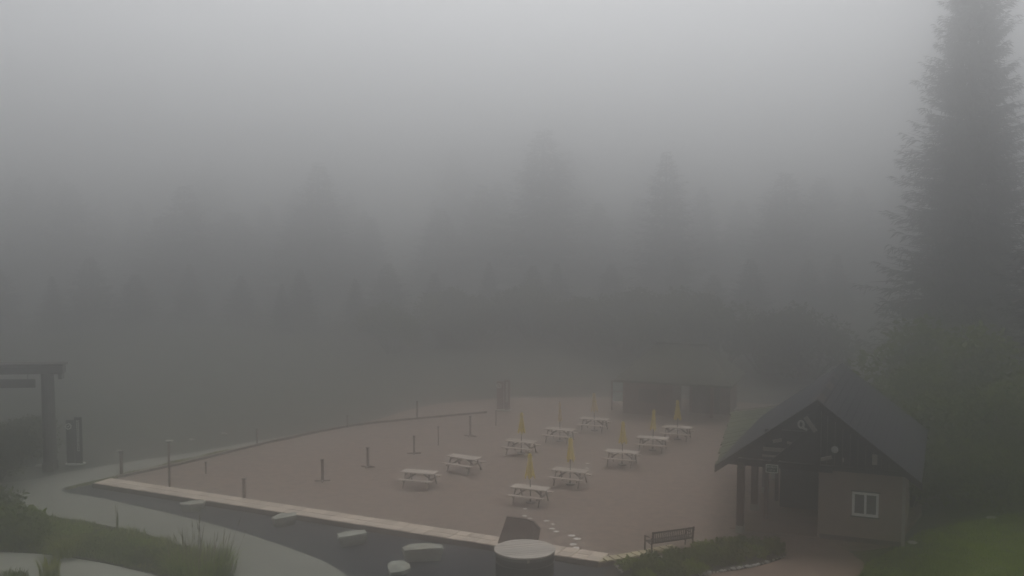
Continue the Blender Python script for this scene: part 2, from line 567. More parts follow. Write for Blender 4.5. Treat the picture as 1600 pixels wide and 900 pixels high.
# roof slopes: shingle courses
def rz(u):
    return PZ - abs(u - UC) * (PZ - EZ) / (UC - UL)
roof = empty('roof')
roof.parent = lodge
for side, uend in ((-1, UL), (1, UR)):
    Lh = abs(uend - UC)
    deck = MB()
    z1 = rz(uend)
    n_ = 1
    deck.add([(UC, VF, PZ), (UC, VB, PZ), (uend, VB, z1), (uend, VF, z1), (UC, VF, PZ - 0.22), (UC, VB, PZ - 0.22), (uend, VB, z1 - 0.22), (uend, VF, z1 - 0.22)],
             [(0, 1, 2, 3) if side < 0 else (3, 2, 1, 0), (4, 7, 6, 5) if side < 0 else (5, 6, 7, 4), (0, 3, 7, 4), (1, 5, 6, 2), (3, 2, 6, 7)])
    deck.build('deck', M['beam'], roof)
    nC = 16
    for i in range(nC):
        t0, t1 = i / nC, (i + 1.06) / nC
        ua, ub = UC + (uend - UC) * t0, UC + (uend - UC) * min(t1, 1.012)
        za, zb = rz(ua) + 0.015, rz(ub) + 0.055
        j0, j1 = random.uniform(-.02, .02), random.uniform(-.02, .02)
        MB().add([(ua, VF - 0.05 + j0, za), (ua, VB + 0.05, za), (ub, VB + 0.05 + j1, zb), (ub, VF - 0.05 + j0, zb), (ub, VB + 0.05 + j1, zb - 0.05), (ub, VF - 0.05 + j0, zb - 0.05)],
                 [(0, 1, 2, 3) if side < 0 else (3, 2, 1, 0), (3, 2, 4, 5) if side < 0 else (5, 4, 2, 3)]).build('shingle_course', M['shingle'], roof)
    # barge board along the front edge
    MB().add([(UC, VF - 0.08, PZ + 0.02), (uend * 1.01, VF - 0.08, rz(uend) + 0.0), (uend * 1.01, VF - 0.08, rz(uend) - 0.30), (UC, VF - 0.08, PZ - 0.30),
              (UC, VF - 0.01, PZ + 0.02), (uend * 1.01, VF - 0.01, rz(uend) + 0.0), (uend * 1.01, VF - 0.01, rz(uend) - 0.30), (UC, VF - 0.01, PZ - 0.30)],
             [(0, 1, 2, 3), (7, 6, 5, 4), (0, 4, 5, 1), (1, 5, 6, 2), (2, 6, 7, 3)]).build('barge_board', M['beam'], roof)
for i in range(14):
    v = VF + (VB - VF) * (i + 0.5) / 14
    cap = MB()
    for s in (-1, 1):
        cap.add([(UC, v - 0.42, PZ + 0.075), (UC, v + 0.42, PZ + 0.055), (UC + s * 0.24, v + 0.42, PZ - 0.125), (UC + s * 0.24, v - 0.42, PZ - 0.105)],
                [(0, 1, 2, 3) if s < 0 else (3, 2, 1, 0)])
    cap.build('ridge_cap', M['hutdark'] if i in (0, 1, 4, 5, 8) else M['shingle'], roof)
# mossy side roof over the west porch
sr = empty('side_roof')
sr.parent = lodge
C0, C1, C2, C3 = Vector((-4.42, 0.1, 2.70)), Vector((-5.95, 12.2, 2.86)), Vector((-3.3, 12.9, 3.25)), Vector((-3.5, 0.1, 3.25))
nS = 22
for i in range(nS):
    t0, t1 = i / nS, (i + 1) / nS
    a, b2 = C0.lerp(C1, t0), C0.lerp(C1, t1 - 0.003)
    d, c = C3.lerp(C2, t0), C3.lerp(C2, t1 - 0.003)
    out = (a - d).normalized() * random.uniform(0, 0.14)
    dz = Vector((0, 0, random.uniform(-.012, .012)))
    th = Vector((0, 0, 0.07))
    Pq = [a + out + dz, b2 + out + dz, c + dz, d + dz]
    MB().add(Pq + [q - th for q in Pq], [(3, 2, 1, 0), (4, 5, 6, 7), (0, 1, 5, 4), (1, 2, 6, 5), (2, 3, 7, 6), (3, 0, 4, 7)]).build('shake_board', M['moss'], sr)
MB().bar(C1 + Vector((0, .06, .08)), C2 + Vector((0, .06, .08)), 0.1, 0.1).build('ridge_batten', M['pale'], sr)
# porch posts on stone feet
for v in (-0.5, 3.2, 6.5, 9.6):
    p = MB().box((-3.22, v, 1.62), (0.30, 0.30, 2.6), bev=0.02).build('post', M['colmn'], lodge)
    MB().box((-3.22, v, 0.17), (0.34, 0.34, 0.34), bev=0.03).build('stone_foot', M['rock'], p)
MB().box((-3.22, 4.6, 2.98), (0.26, 10.6, 0.24)).build('porch_beam', M['beam'], lodge)
for v in (0.2, 3.4):
    MB().box((-2.35, v + 0.8, 1.7), (0.16, 0.16, 2.8)).build('inner_post', M['colmn'], lodge)
# gable: boarded right half, open truss on the left
nB = 12
for i in range(nB):
    ua, ub = 0.02 + i * 3.78 / nB, 0.02 + (i + 1) * 3.78 / nB - 0.012
    MB().add([(ua, -0.02, 3.11), (ub, -0.02, 3.11), (ub, -0.02, max(3.13, rz(ub) - 0.25)), (ua, -0.02, rz(ua) - 0.25),
              (ua, 0.02, 3.11), (ub, 0.02, 3.11), (ub, 0.02, max(3.13, rz(ub) - 0.25)), (ua, 0.02, rz(ua) - 0.25)],
             [(0, 1, 2, 3), (7, 6, 5, 4), (3, 2, 6, 7), (1, 5, 6, 2), (0, 3, 7, 4)]).build('gable_board', M['beam'], lodge)
MB().box((-1.7, -0.35, 3.12), (4.6, 0.22, 0.28)).build('tie_beam', M['beam'], lodge)
MB().box((1.85, -0.10, 3.12), (3.4, 0.14, 0.2)).build('tie_beam', M['beam'], lodge)
MB().box((-0.02, -0.35, 4.55), (0.24, 0.22, 2.6)).build('king_post', M['beam'], lodge)
MB().bar((-0.1, -0.35, 4.9), (-1.9, -0.35, 3.2), 0.2, 0.22).build('strut', M['beam'], lodge)
MB().box((-1.15, -0.33, 4.55), (2.2, 0.16, 0.2)).build('collar_tie', M['beam'], lodge)
ig = [(-3.6, 3.1), (0.0, 3.1), (0.0, PZ - 0.33), (-3.6, rz(-3.6) - 0.3)]  # added dark panel, blocks the bright yard behind the open truss
MB().add([(a, 0.55, z) for a, z in ig] + [(a, 0.63, z) for a, z in ig], [(0, 1, 2, 3), (7, 6, 5, 4), (0, 3, 7, 4), (0, 4, 5, 1)]).build('light_block_panel', M['beam'], lodge)
for uu, zz, ww, hh, tt in [(-1.85, 3.72, 1.0, 0.16, 0.0), (-1.95, 3.42, 0.85, 0.08, 0.0), (-1.75, 4.12, 0.38, 0.14, 0.25), (-1.2, 4.05, 0.28, 0.10, -0.3), (-0.42, 4.45, 0.34, 0.06, 0)]:
    MB().box((uu, -0.16, zz), (ww, 0.06, hh), Matrix.Rotation(-tt, 3, 'Y')).build('truss_plank', M['pale'], lodge)
MB().bar((-0.55, -0.48, 5.30), (-0.12, -0.48, 4.72), 0.05, 0.18).build('brace_plank', M['pale'], lodge)
# pale ornament hung in the gable
orn = MB()
ring = []
for k in range(14):
    t = 2 * math.pi * k / 14
    ring.append(Vector((-0.72 + 0.11 * math.cos(t), -0.5, 4.98 + 0.15 * math.sin(t))))
orn.tube(ring + [ring[0]], 0.045, 6, cap=False)
orn.bar((-0.66, -0.5, 4.84), (-0.46, -0.5, 4.76), 0.05, 0.09)
orn.build('gable_ornament', M['lampg'], lodge)
# lamp, flood light, downpipe head
la = MB()
for i in range(7):
    pass
N_ = 10
V, F = [], []
for i in range(N_ + 1):
    ph = math.pi * i / N_
    for k in range(14):
        t = 2 * math.pi * k / 14
        V.append((0.66 + 0.15 * math.sin(ph) * math.cos(t), -0.2 + 0.13 * math.cos(ph), 3.94 + 0.15 * math.sin(ph) * math.sin(t)))
for i in range(N_):
    for k in range(14):
        F.append((i * 14 + k, i * 14 + (k + 1) % 14, (i + 1) * 14 + (k + 1) % 14, (i + 1) * 14 + k))
gl = MB().add(V, F).build('wall_lamp', M['lampg'], lodge, smooth=True)
MB().box((0.66, -0.05, 3.94), (0.26, 0.08, 0.26), bev=0.02).build('lamp_base', M['beam'], gl)
MB().bar((0.10, -0.32, 3.5), (0.55, -0.24, 3.62), 0.16, 0.12).build('flood_light', M['pale'], lodge)
MB().box((2.27, -0.06, 3.62), (0.2, 0.08, 0.42)).build('vent_box', M['pale'], lodge)
MB().box((1.0, -0.05, 3.5), (0.05, 0.06, 0.18)).build('conduit', M['pale'], lodge)
# hanging green sign
sg = empty('hanging_sign', tuple(P0 + LU * -1.9 + LV * -0.5 + Vector((0, 0, 2.78))), -TH)
tag(sg, 'small green sign with pale border hanging under the lodge gable', 'sign')
MB().box((0, 0, 0.18), (0.50, 0.03, 0.36)).build('panel', M['green'], sg)
f = MB()
for z in (0.015, 0.345): f.box((0, -0.02, z), (0.52, 0.02, 0.035))
for x in (-0.245, 0.245): f.box((x, -0.02, 0.18), (0.035, 0.019, 0.30))
f.build('border', M['cream'], sg)
def strokes(parent, x0, x1, z, h, n, y, m, seed):
    rr = random.Random(seed)
    q = MB()
    st = (x1 - x0) / n
    for i in range(n):
        xa = x0 + i * st
        q.box((xa + st * .2, y, z), (st * .22, 0.008, h))
        if rr.random() < .7: q.box((xa + st * .68, y, z), (st * .2, 0.008, h * rr.uniform(.6, 1)))
        q.box((xa + st * .45, y + .001, z + rr.choice((-.4, 0, .4)) * h), (st * .5, 0.006, h * .22))
    return q.build('lettering', m, parent)
strokes(sg, -0.2, 0.2, 0.25, 0.085, 8, -0.02, M['cream'], 1)
strokes(sg, -0.14, 0.14, 0.11, 0.08, 5, -0.02, M['cream'], 2)
for x in (-0.18, 0.18):
    MB().tube([(x, 0, 0.36), (x, 0, 0.42)], 0.008, 6).build('hanger', M['darkmetal'], sg)

# ================================================================== PICNIC TABLES
def make_table():
    t = empty('picnic_table')
    L, Wd = 1.83, 0.74
    nb = 5
    bw_ = Wd / nb
    for i in range(nb):
        MB().box((0, -Wd / 2 + bw_ * (i + 0.5), 0.745), (L + random.uniform(-.012, .012), bw_ - 0.014, 0.045), bev=0.005).build('top_plank', M['wood'], t)
    for s in (-1, 1):
        for k in range(2):
            MB().box((0, s * (0.60 + 0.135 * k), 0.445), (L + random.uniform(-.012, .012), 0.122, 0.045), bev=0.005).build('bench_plank', M['wood'], t)
    for s in (-1, 1):
        x = s * 0.62
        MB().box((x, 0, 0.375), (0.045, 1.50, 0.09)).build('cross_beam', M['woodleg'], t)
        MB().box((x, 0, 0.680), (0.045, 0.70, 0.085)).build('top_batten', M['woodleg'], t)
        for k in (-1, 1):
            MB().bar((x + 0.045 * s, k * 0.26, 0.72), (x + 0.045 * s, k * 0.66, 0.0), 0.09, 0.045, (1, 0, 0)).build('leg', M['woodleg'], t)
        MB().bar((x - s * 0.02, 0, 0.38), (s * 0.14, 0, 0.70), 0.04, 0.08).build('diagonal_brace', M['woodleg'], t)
    return t


def make_umbrella(kind, slim=1.0):
    u = empty('closed_umbrella')
    MB().tube([(0, 0, 0.0), (0, 0, 2.36)], 0.024, 8).build('pole', M['darkmetal'], u)
    MB().tube([(0, 0, 0.0), (0, 0, 0.05), (0, 0, 0.07), (0, 0, 0.22)], [0.24, 0.23, 0.05, 0.04], 16).build('base', M['darkmetal'], u)
    # gathered canvas: eight folds
    rr = random.Random(kind)
    V, F = [], []
    prof = [(2.42, 0.02), (2.38, 0.07), (2.26, 0.105), (2.18, 0.085), (2.0, 0.10), (1.75, 0.125), (1.5, 0.15), (1.36, 0.175), (1.27, 0.18)]
    nk = 32
    lean = rr.uniform(-.05, .05)
    ph = rr.uniform(0, 6)
    for z, r in prof:
        for k in range(nk):
            t = 2 * math.pi * k / nk
            f_ = 1 + (0.30 * (2.4 - z)) * math.cos(8 * t + ph) * 0.6 + 0.16 * (2.4 - z) * math.sin(2 * t + ph)
            zz = z - (0.10 * math.cos(4 * t + ph) if z < 1.3 else 0)
            V.append((r * slim * f_ * math.cos(t) + lean * (2.4 - z) * 0.6, r * slim * f_ * math.sin(t), zz))
    for i in range(len(prof) - 1):
        for k in range(nk):
            a, b_ = i * nk + k, i * nk + (k + 1) % nk
            F.append((a, a + nk, b_ + nk, b_))
    F.append(tuple(range(nk)))
    cn = MB().add(V, F).build('canopy', M['yellowpale'] if kind in (3, 4) else M['yellow'], u, smooth=True)
    MB().tube([(lean * .35, 0, 1.90), (lean * .37, 0, 1.85)], [0.125 * slim, 0.13 * slim], 16).build('tie_strap', M['yellow'], cn)
    MB().tube([(0, 0, 2.40), (0, 0, 2.47)], [0.03, 0.012], 8).build('finial', M['darkmetal'], u)
    return u


tables = [
    (829, 761, -24, 825.0, 'picnic table with yellow umbrella nearest the kerb and round lid'),
    (891, 734, -22, 888.0, 'picnic table with yellow umbrella just behind the front umbrella table to its right'),
    (814.5, 688.5, -23, 816.0, 'picnic table under the faded umbrella, left end of the back diagonal row'),
    (875, 670, -22, 878.0, 'picnic table under the slimmest umbrella, middle of the back diagonal row'),
    (929, 654, -21, 925.5, 'farthest picnic table, under the umbrella beside the pale notice board'),
    (725, 713.5, -29, None, 'bare picnic table without umbrella, second from the left'),
    (656, 736.5, -19, None, 'leftmost bare picnic table without umbrella'),
    (972, 705, -21, 970.0, 'picnic table with umbrella, nearest of the three in front of the hut'),
    (1020, 683.5, -21, 1016.5, 'picnic table with umbrella, middle of the three in front of the hut'),
    (1059, 667, -20, 1055.0, 'rightmost picnic table with umbrella, farthest of the three before the hut'),
]
ulab = {0: 'closed yellow umbrella with flared hem on the table nearest the kerb', 1: 'closed yellow umbrella with wide hem on the second table from the kerb',
        2: 'faded closed umbrella on the left table of the back diagonal row', 3: 'slimmest pale closed umbrella, middle of the back diagonal row',
        4: 'farthest closed yellow umbrella left of the pale notice board', 7: 'closed umbrella on the nearest of three tables before the hut',
        8: 'closed yellow umbrella on the middle of three tables before the hut', 9: 'rightmost closed yellow umbrella before the dark hut'}
t0 = make_table()
first = True
for i, (x, y, a, ux, lab) in enumerate(tables):
    c = gp(x, y, 0.765)
    t = t0 if first else copy_tree(t0)
    first = False
    t.location = (c.x, c.y, 0.0)
    t.rotation_euler = (0, 0, R(a + random.uniform(-2.5, 2.5)))
    tag(t, lab, 'picnic table', 'picnic tables on the gravel yard')
    if ux:
        u = make_umbrella(i, {3: 0.62, 2: 1.0, 0: 1.12, 1: 1.22}.get(i, 1.05))
        u.location = (c.x, c.y, 0.0)
        u.rotation_euler = (R(random.uniform(-1, 1)), R(random.uniform(-1.2, 1.2)), R(random.uniform(0, 360)))
        tag(u, ulab[i], 'umbrella', 'closed yellow umbrellas standing through the tables')

# ================================================================== STANCHION POSTS
def stanchion(x, y, h, base, lab, thick=0.11, head=None):
    c = gp(x, y)
    s = empty('stanchion_post', c, R(random.uniform(-30, 10)))
    tag(s, lab, 'post', 'posts standing around the gravel yard')
    MB().box((0, 0, h / 2), (thick, thick, h), bev=0.01).build('shaft', M['postwood'], s)
    MB().box((0, 0, h + 0.025), (thick + 0.05, thick + 0.05, 0.05), bev=0.012).build('cap', M['beam'], s)
    if base:
        MB().box((0, 0, 0.045), (0.80, 0.07, 0.07), bev=0.01).build('foot', M['postwood'], s)
        MB().box((0, 0, 0.047), (0.068, 0.70, 0.066), bev=0.01).build('foot', M['postwood'], s)
    if head:
        MB().box((0.05, 0, h + 0.09), (0.36, 0.10, 0.07), bev=0.01).build('head_plate', M['white'], s)
    return s
stanchion(382, 780, 1.0, False, 'short dark post standing just behind the paved kerb', 0.14)
stanchion(504, 752, 1.12, True, 'post on crossed feet, nearest one left of the bare tables', 0.14)
stanchion(575, 730, 1.06, True, 'post on crossed feet, second behind the nearest one', 0.12)
stanchion(647, 709, 1.02, True, 'post on crossed feet, third back, left of the second bare table', 0.11)
stanchion(685, 696, 1.1, False, 'slim pole without feet behind the bare tables', 0.06)
stanchion(735, 682, 1.25, True, 'post on crossed feet farthest back, left of the faded umbrella', 0.10)
stanchion(775, 665, 0.95, False, 'slim faint pole left of the back row umbrellas', 0.06)
stanchion(265, 761, 2.3, False, 'tall slim post with a pale plate on top at the left end of the kerb', 0.10, head=True)
stanchion(190, 743, 1.25, False, 'dim post at the left corner of the yard beside the path', 0.13)
stanchion(322, 740, 0.6, False, 'low faint post on the gravel right of the tall slim post', 0.08)
stanchion(402, 696, 0.95, False, 'faint post on the timber edging, nearer of two', 0.08)
stanchion(543, 668, 0.75, False, 'faint post on the timber edging, farther of two', 0.08)
stanchion(652, 655, 1.2, False, 'dim post where the far track leaves the yard', 0.09)

# ================================================================== BOULDERS
def boulder(name, pts_top, ztop, taper, m, lab, tilt=0.0, chips=3):
    """flat-topped rock: outline of the top in photo survey points"""
    P = [gp(x, y, ztop) for x, y in pts_top]
    c = sum(P, Vector()) / len(P)
    base = Vector((c.x, c.y, LOW))
    n = len(P)
    lv = [(1.0, 0.0), (1.05, -0.06), (0.97, -(ztop - LOW) * 0.55), (taper, -(ztop - LOW) - 0.05)]
    V, F = [], []
    ring = [p - base for p in P]
    rr = random.Random(lab)
    n = len(ring)
    cc = c - base
    jit = [rr.uniform(-.05, .05) for _ in ring]
    for li, (s, dz) in enumerate(lv):
        for k, q in enumerate(ring):
            d = q - cc
            V.append((cc.x + d.x * (s + jit[k] * (li > 0)) + (rr.uniform(-.03, .03) if li else 0), cc.y + d.y * (s + jit[k] * (li > 0)), cc.z + dz + tilt * d.x + (rr.uniform(-.025, .025) if li < 3 else 0)))
    area = sum(ring[i].x * ring[(i + 1) % n].y - ring[(i + 1) % n].x * ring[i].y for i in range(n))
    V.append((cc.x, cc.y, cc.z + 0.03))
    for k in range(n):
        j = (k + 1) % n
        F.append((k, j, len(V) - 1) if area > 0 else (j, k, len(V) - 1))
    for li in range(3):
        for k in range(n):
            j = (k + 1) % n
            a, b_, c_, d_ = li * n + k, li * n + j, (li + 1) * n + j, (li + 1) * n + k
            F.append((a, d_, c_, b_) if area > 0 else (a, b_, c_, d_))
    o = MB().add(V, F).build(name, m)
    o.location = base
    return tag(o, lab, 'boulder', 'flat boulders on the asphalt bed')
boulder('boulder', [(281, 784.5), (300, 781.5), (320, 781.5), (316, 786), (298, 788), (283, 788)], 0.22, 0.85, M['rock'], 'dim low boulder at the left end, touching the paved kerb')
boulder('boulder', [(425, 807), (437, 802), (462, 800), (463, 805), (450, 808), (430, 811)], 0.28, 0.8, M['rock'], 'boulder overlapping the paved kerb, second from the left')
boulder('boulder', [(527, 834), (540, 829.5), (570, 828), (573, 833), (550, 837), (530, 839)], 0.30, 0.72, M['rock'], 'angular boulder with a pale rim and pointed lower corner')
boulder('boulder', [(628, 856), (642, 850.5), (662, 848), (690, 851), (690, 856), (660, 858), (632, 859)], 0.38, 0.86, M['rock'], 'largest boulder, long block behind the flat round stone')
boulder('boulder', [(606, 881), (612, 875.5), (630, 875), (640, 881), (641, 888), (630, 893), (610, 893.5), (606, 887)], 0.0, 0.97, M['rock'], 'flat rounded pale stone in front of the largest boulder')

# ================================================================== ROUND COVER AND PANEL
ZT = 0.95
cc = gp(820, 857, ZT)
drum = empty('round_container', (cc.x, cc.y, LOW))
tag(drum, 'dark round container with a weathered plank lid beside the kerb', 'container')
RL = 46.5 / FPX * (cc - CAM).length
hz = ZT - LOW
npl = 11
rot = R(16)
for i in range(npl):
    ya, yb = -RL + 2 * RL * i / npl + 0.006, -RL + 2 * RL * (i + 1) / npl - 0.006
    out = []
    for q in range(7):
        yy = ya + (yb - ya) * q / 6
        out.append((math.sqrt(max(0.0, RL * RL - yy * yy)), yy))
    full = out + [(-x_, y_) for x_, y_ in reversed(out)]
    ca, sa = math.cos(rot), math.sin(rot)
    full = [(x_ * ca - y_ * sa, x_ * sa + y_ * ca) for x_, y_ in full]
    j = random.uniform(-.006, .006)
    MB().prism(full, hz - 0.06 + j, hz + j).build('lid_plank', M['lid'], drum)
def ringwall(r0, r1, z0, z1, n=48):
    V, F = [], []
    for k in range(n):
        t = 2 * math.pi * k / n
        for r, z in ((r0, z0), (r0, z1), (r1, z1), (r1, z0)):
            V.append((r * math.cos(t), r * math.sin(t), z))
    for k in range(n):
        j = (k + 1) % n
        for a in range(4):
            b_ = (a + 1) % 4
            F.append((k * 4 + a, k * 4 + b_, j * 4 + b_, j * 4 + a))
    return MB().add(V, F)
ringwall(RL * 0.955, RL * 0.9, 0.0, hz - 0.075).build('body', M['drum'], drum)
ringwall(RL * 0.975, RL * 0.956, hz - 0.19, hz - 0.085).build('rim_band', M['band'], drum)
ringwall(RL * 0.968, RL * 0.956, hz - 0.46, hz - 0.43).build('hoop', M['band'], drum)
MB().box((0.12, -RL * 0.985, hz - 0.14), (0.10, 0.05, 0.10)).build('clasp', M['pale'], drum)

# dark brown slanted panel behind the lid
pc = gp(812, 853)
pan = empty('slanted_panel', (pc.x, pc.y, 0.0), R(-8))
tag(pan, 'dark brown slanted panel with a clipped corner behind the round lid', 'panel')
def pt(x, y):     # on the panel's own face, metres from its foot
    s = 1700.0 / (pc - CAM).length
    return ((x - 812) / s, (853 - y) / s * 1.02)
outl = [pt(777, 853), pt(790.5, 812.5), pt(820, 815), pt(832, 818.5), pt(842.5, 829), pt(838, 853)]
lean = 0.22
def slabverts(o, t): return [(x_, t + z_ * lean, z_) for x_, z_ in o]
fr_, bk_ = slabverts(outl, 0), slabverts([(x_ + .02, z_ - .01) for x_, z_ in outl], 0.14)
n = len(outl)
MB().add(fr_ + bk_, [tuple(reversed(range(n))), tuple(range(n, 2 * n))] + [(i, (i + 1) % n, (i + 1) % n + n, i + n) for i in range(n)]).build('face', M['slab'], pan)
rimv = MB()
for i in range(1, n - 2):
    a, b_ = fr_[i], fr_[i + 1]
    rimv.bar(Vector(a) + Vector((0, .07, .012)), Vector(b_) + Vector((0, .07, .012)), 0.18, 0.03)
rimv.build('rim', M['redboard'], pan)
a, b_ = pt(831, 853), pt(832, 819.5)
MB().bar(Vector((a[0], -0.012 + a[1] * lean, a[1])), Vector((b_[0], -0.012 + b_[1] * lean, b_[1])), 0.035, 0.02).build('seam', M['edging'], pan)

# ================================================================== BENCH (seen from behind)
ba, bb = gp(1019, 866.5), gp(1083, 857)
bd = bb - ba
bench = empty('park_bench', (ba + bb) / 2, math.atan2(bd.y, bd.x))
tag(bench, 'dark slatted metal bench with its back to the planting bed', 'bench')
BL = bd.length
for s in (-1, 1):
    x = s * BL / 2
    MB().tube([(x, 0.04, 0.0), (x, 0.03, 0.42), (x, -0.05, 0.96)], 0.033, 8).build('leg', M['bench'], bench)
    MB().tube([(x, 0.60, 0.0), (x, 0.58, 0.64)], 0.033, 8).build('leg', M['bench'], bench)
    MB().tube([(x, 0.0, 0.62), (x, 0.3, 0.66), (x, 0.62, 0.63)], 0.03, 8).build('armrest', M['bench'], bench)
    MB().tube([(x, 0.03, 0.40), (x, 0.58, 0.42)], 0.024, 8).build('side_rail', M['bench'], bench)
MB().bar((-BL / 2, -0.035, 0.90), (BL / 2, -0.035, 0.90), 0.03, 0.07).build('back_rail', M['bench'], bench)
MB().bar((-BL / 2, 0.025, 0.46), (BL / 2, 0.025, 0.46), 0.03, 0.07).build('back_rail', M['bench'], bench)
MB().bar((-BL / 2, -0.002, 0.64), (BL / 2, -0.002, 0.64), 0.02, 0.035).build('back_rail', M['bench'], bench)
ns = 22
sm = None
for i in range(ns):
    x = -BL / 2 + BL * (i + 0.7) / (ns + 0.4)
    if sm is None:
        o = MB().bar((0, 0.022, 0.48), (0, -0.034, 0.88), 0.034, 0.012, (0, 1, 0)).build('back_slat', M['bench'], bench)
        sm = o.data
    else:
        o = bpy.data.objects.new('back_slat', sm)
        col.objects.link(o)
        o.parent = bench
    o.location = (x, 0, 0)
for k in range(7):
    MB().bar((-BL / 2, 0.10 + k * 0.078, 0.43), (BL / 2, 0.10 + k * 0.078, 0.43), 0.055, 0.022).build('seat_slat', M['bench'], bench)

# ================================================================== ENTRANCE GATE ON THE LEFT
gc = gp(79, 735, LOW)
gate = empty('timber_gateway', gc, R(4))
tag(gate, 'tall misty timber gateway with a heavy top beam at the left edge', 'gateway')
MB().tube([(0, 0, 0), (0, 0, 2.5), (0, 0, 5.4)], [0.36, 0.345, 0.33], 14).build('post', M['gatewood'], gate, smooth=False)
MB().tube([(-6.6, 0, 0), (-6.6, 0, 2.5), (-6.6, 0, 5.4)], [0.36, 0.345, 0.33], 14).build('post', M['gatewood'], gate)
MB().box((-3.3, 0, 5.55), (8.4, 0.55, 0.42), bev=0.04).build('top_beam', M['gatewood'], gate)
MB().box((-3.3, 0, 5.86), (8.55, 0.8, 0.14), bev=0.03).build('coping', M['gatewood'], gate)
MB().box((0.72, 0, 5.2), (0.2, 0.4, 0.30)).build('beam_bracket', M['gatewood'], gate)
for s in (0.34, -0.34):
    MB().box((0, s, 0.25), (0.6, 0.12, 0.5)).build('post_foot', M['gatewood'], gate)
hb = empty('hanging_board', gc + Vector((-3.3, -0.1, 4.55)), R(4))
tag(hb, 'long dark board hanging below the beam of the misty gateway', 'board')
MB().box((0, 0, 0.24), (5.2, 0.10, 0.48), bev=0.02).build('plank', M['gatewood'], hb)
for x in (-2.2, 0, 2.2):
    MB().tube([(x, 0.03, 0.48), (x, 0.05, 0.82)], 0.02, 6).build('hanger', M['darkmetal'], hb)

# ================================================================== PYLON SIGNS
def pylon(x, y, rz_, lab, m, h=2.6, wdt=0.92, z=LOW):
    c = gp(x, y, z)
    s = empty('pylon_sign', c, R(rz_))
    tag(s, lab, 'sign', 'pylon signs with round emblem')
    MB().box((-wdt * 0.24, 0.0, h * 0.47 + 0.06), (wdt * 0.46, 0.16, h * 0.94), bev=0.01).build('panel', m, s)
    MB().box((wdt * 0.24, -0.05, h * 0.5 + 0.06), (wdt * 0.42, 0.18, h), bev=0.01).build('panel', m, s)
    e = MB()
    ring = [Vector((-wdt * 0.32 + 0.15 * math.cos(t), -0.11, h * 0.83 + 0.15 * math.sin(t))) for t in [2 * math.pi * k / 16 for k in range(17)]]
    e.tube(ring, 0.035, 5, cap=False)
    e.bar((-wdt * 0.32 - 0.06, -0.10, h * 0.83 - 0.04), (-wdt * 0.32 + 0.06, -0.10, h * 0.83 + 0.05), 0.02, 0.06)
    e.build('emblem', M['cream'], s)
    l = MB()
    rr = random.Random(3)
    zz = h * 0.96
    while zz > h * 0.32:
        hh = rr.uniform(0.07, 0.12)
        for dx in (-0.045, 0.045):
            l.box((wdt * 0.24 + dx, -0.146, zz - hh / 2), (0.035, 0.01, hh))
        l.box((wdt * 0.24, -0.146, zz - hh * rr.choice((.15, .5, .85))), (0.08, 0.012, 0.025))
        zz -= hh + 0.035
    l.build('lettering', M['cream'], s)
    V = [(0.55 * math.cos(t), 0.34 * math.sin(t)) for t in [2 * math.pi * k / 20 for k in range(20)]]
    MB().prism(V, 0, 0.07).build('base', M['cream'], s)
    return s
pylon(118, 725, 6, 'charcoal sign pylon with round emblem and vertical lettering beside the gateway', M['signblk'])
pylon(787, 641, -6, 'rust red misty sign pylon with round emblem at the far end of the yard', M['signred'], 2.1, 1.0, 0.0)

# ================================================================== NOTICE BOARD, HUT
nbp = gp(965, 641)
nb = empty('notice_board', nbp, R(-6))
tag(nb, 'pale blue-green two-panel notice board left of the misty hut', 'notice board')
for s in (-1, 1):
    MB().box((s * 0.40, 0.04, 1.05), (0.09, 0.09, 2.1)).build('post', M['postwood'], nb)
for z in (0.97, 1.67):
    MB().box((0, -0.03, z), (0.70, 0.05, 0.64)).build('panel', M['board'], nb)
MB().box((0, -0.02, 2.06), (1.0, 0.16, 0.08)).build('top_rail', M['postwood'], nb)

hp = gp(1055, 651)
hut = empty('timber_hut', hp, R(-20))
tag(hut, 'misty reddish timber hut with a dark opening behind the picnic tables', 'hut')
b = MB()
MB().box((-1.9, 1.5, 1.2), (3.4, 3.0, 2.4)).build('wall', M['hutwall'], hut)
MB().box((2.0, 3.4, 1.25), (2.8, 3.0, 2.5)).build('wall', M['hutwall'], hut)
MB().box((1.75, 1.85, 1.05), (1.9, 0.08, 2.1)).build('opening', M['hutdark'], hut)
MB().box((2.4, 0.4, 1.25), (0.2, 0.2, 2.5)).build('post', M['hutwall'], hut)
MB().box((-1.9, -0.03, 1.3), (1.3, 0.06, 0.9)).build('shutter', M['hutdark'], hut)
roofh = MB().add([(-4.1, -0.7, 2.4), (3.9, -0.7, 2.4), (3.9, 5.6, 2.4), (-4.1, 5.6, 2.4), (-1.9, 2.5, 4.6), (1.7, 2.5, 4.6),
                  (-4.1, -0.7, 2.25), (3.9, -0.7, 2.25), (3.9, 5.6, 2.25), (-4.1, 5.6, 2.25)],
                 [(0, 1, 5, 4), (1, 2, 5), (2, 3, 4, 5), (3, 0, 4), (6, 7, 1, 0), (7, 8, 2, 1), (8, 9, 3, 2), (9, 6, 0, 3), (9, 8, 7, 6)]).build('roof', M['hutroof'], hut)
MB().bar((-1.9, 2.5, 4.64), (1.7, 2.5, 4.64), 0.25, 0.1).build('ridge', M['hutroof'], roofh)

# ================================================================== VEGETATION
def rot_to(d):
    return d.to_track_quat('Z', 'Y').to_matrix()


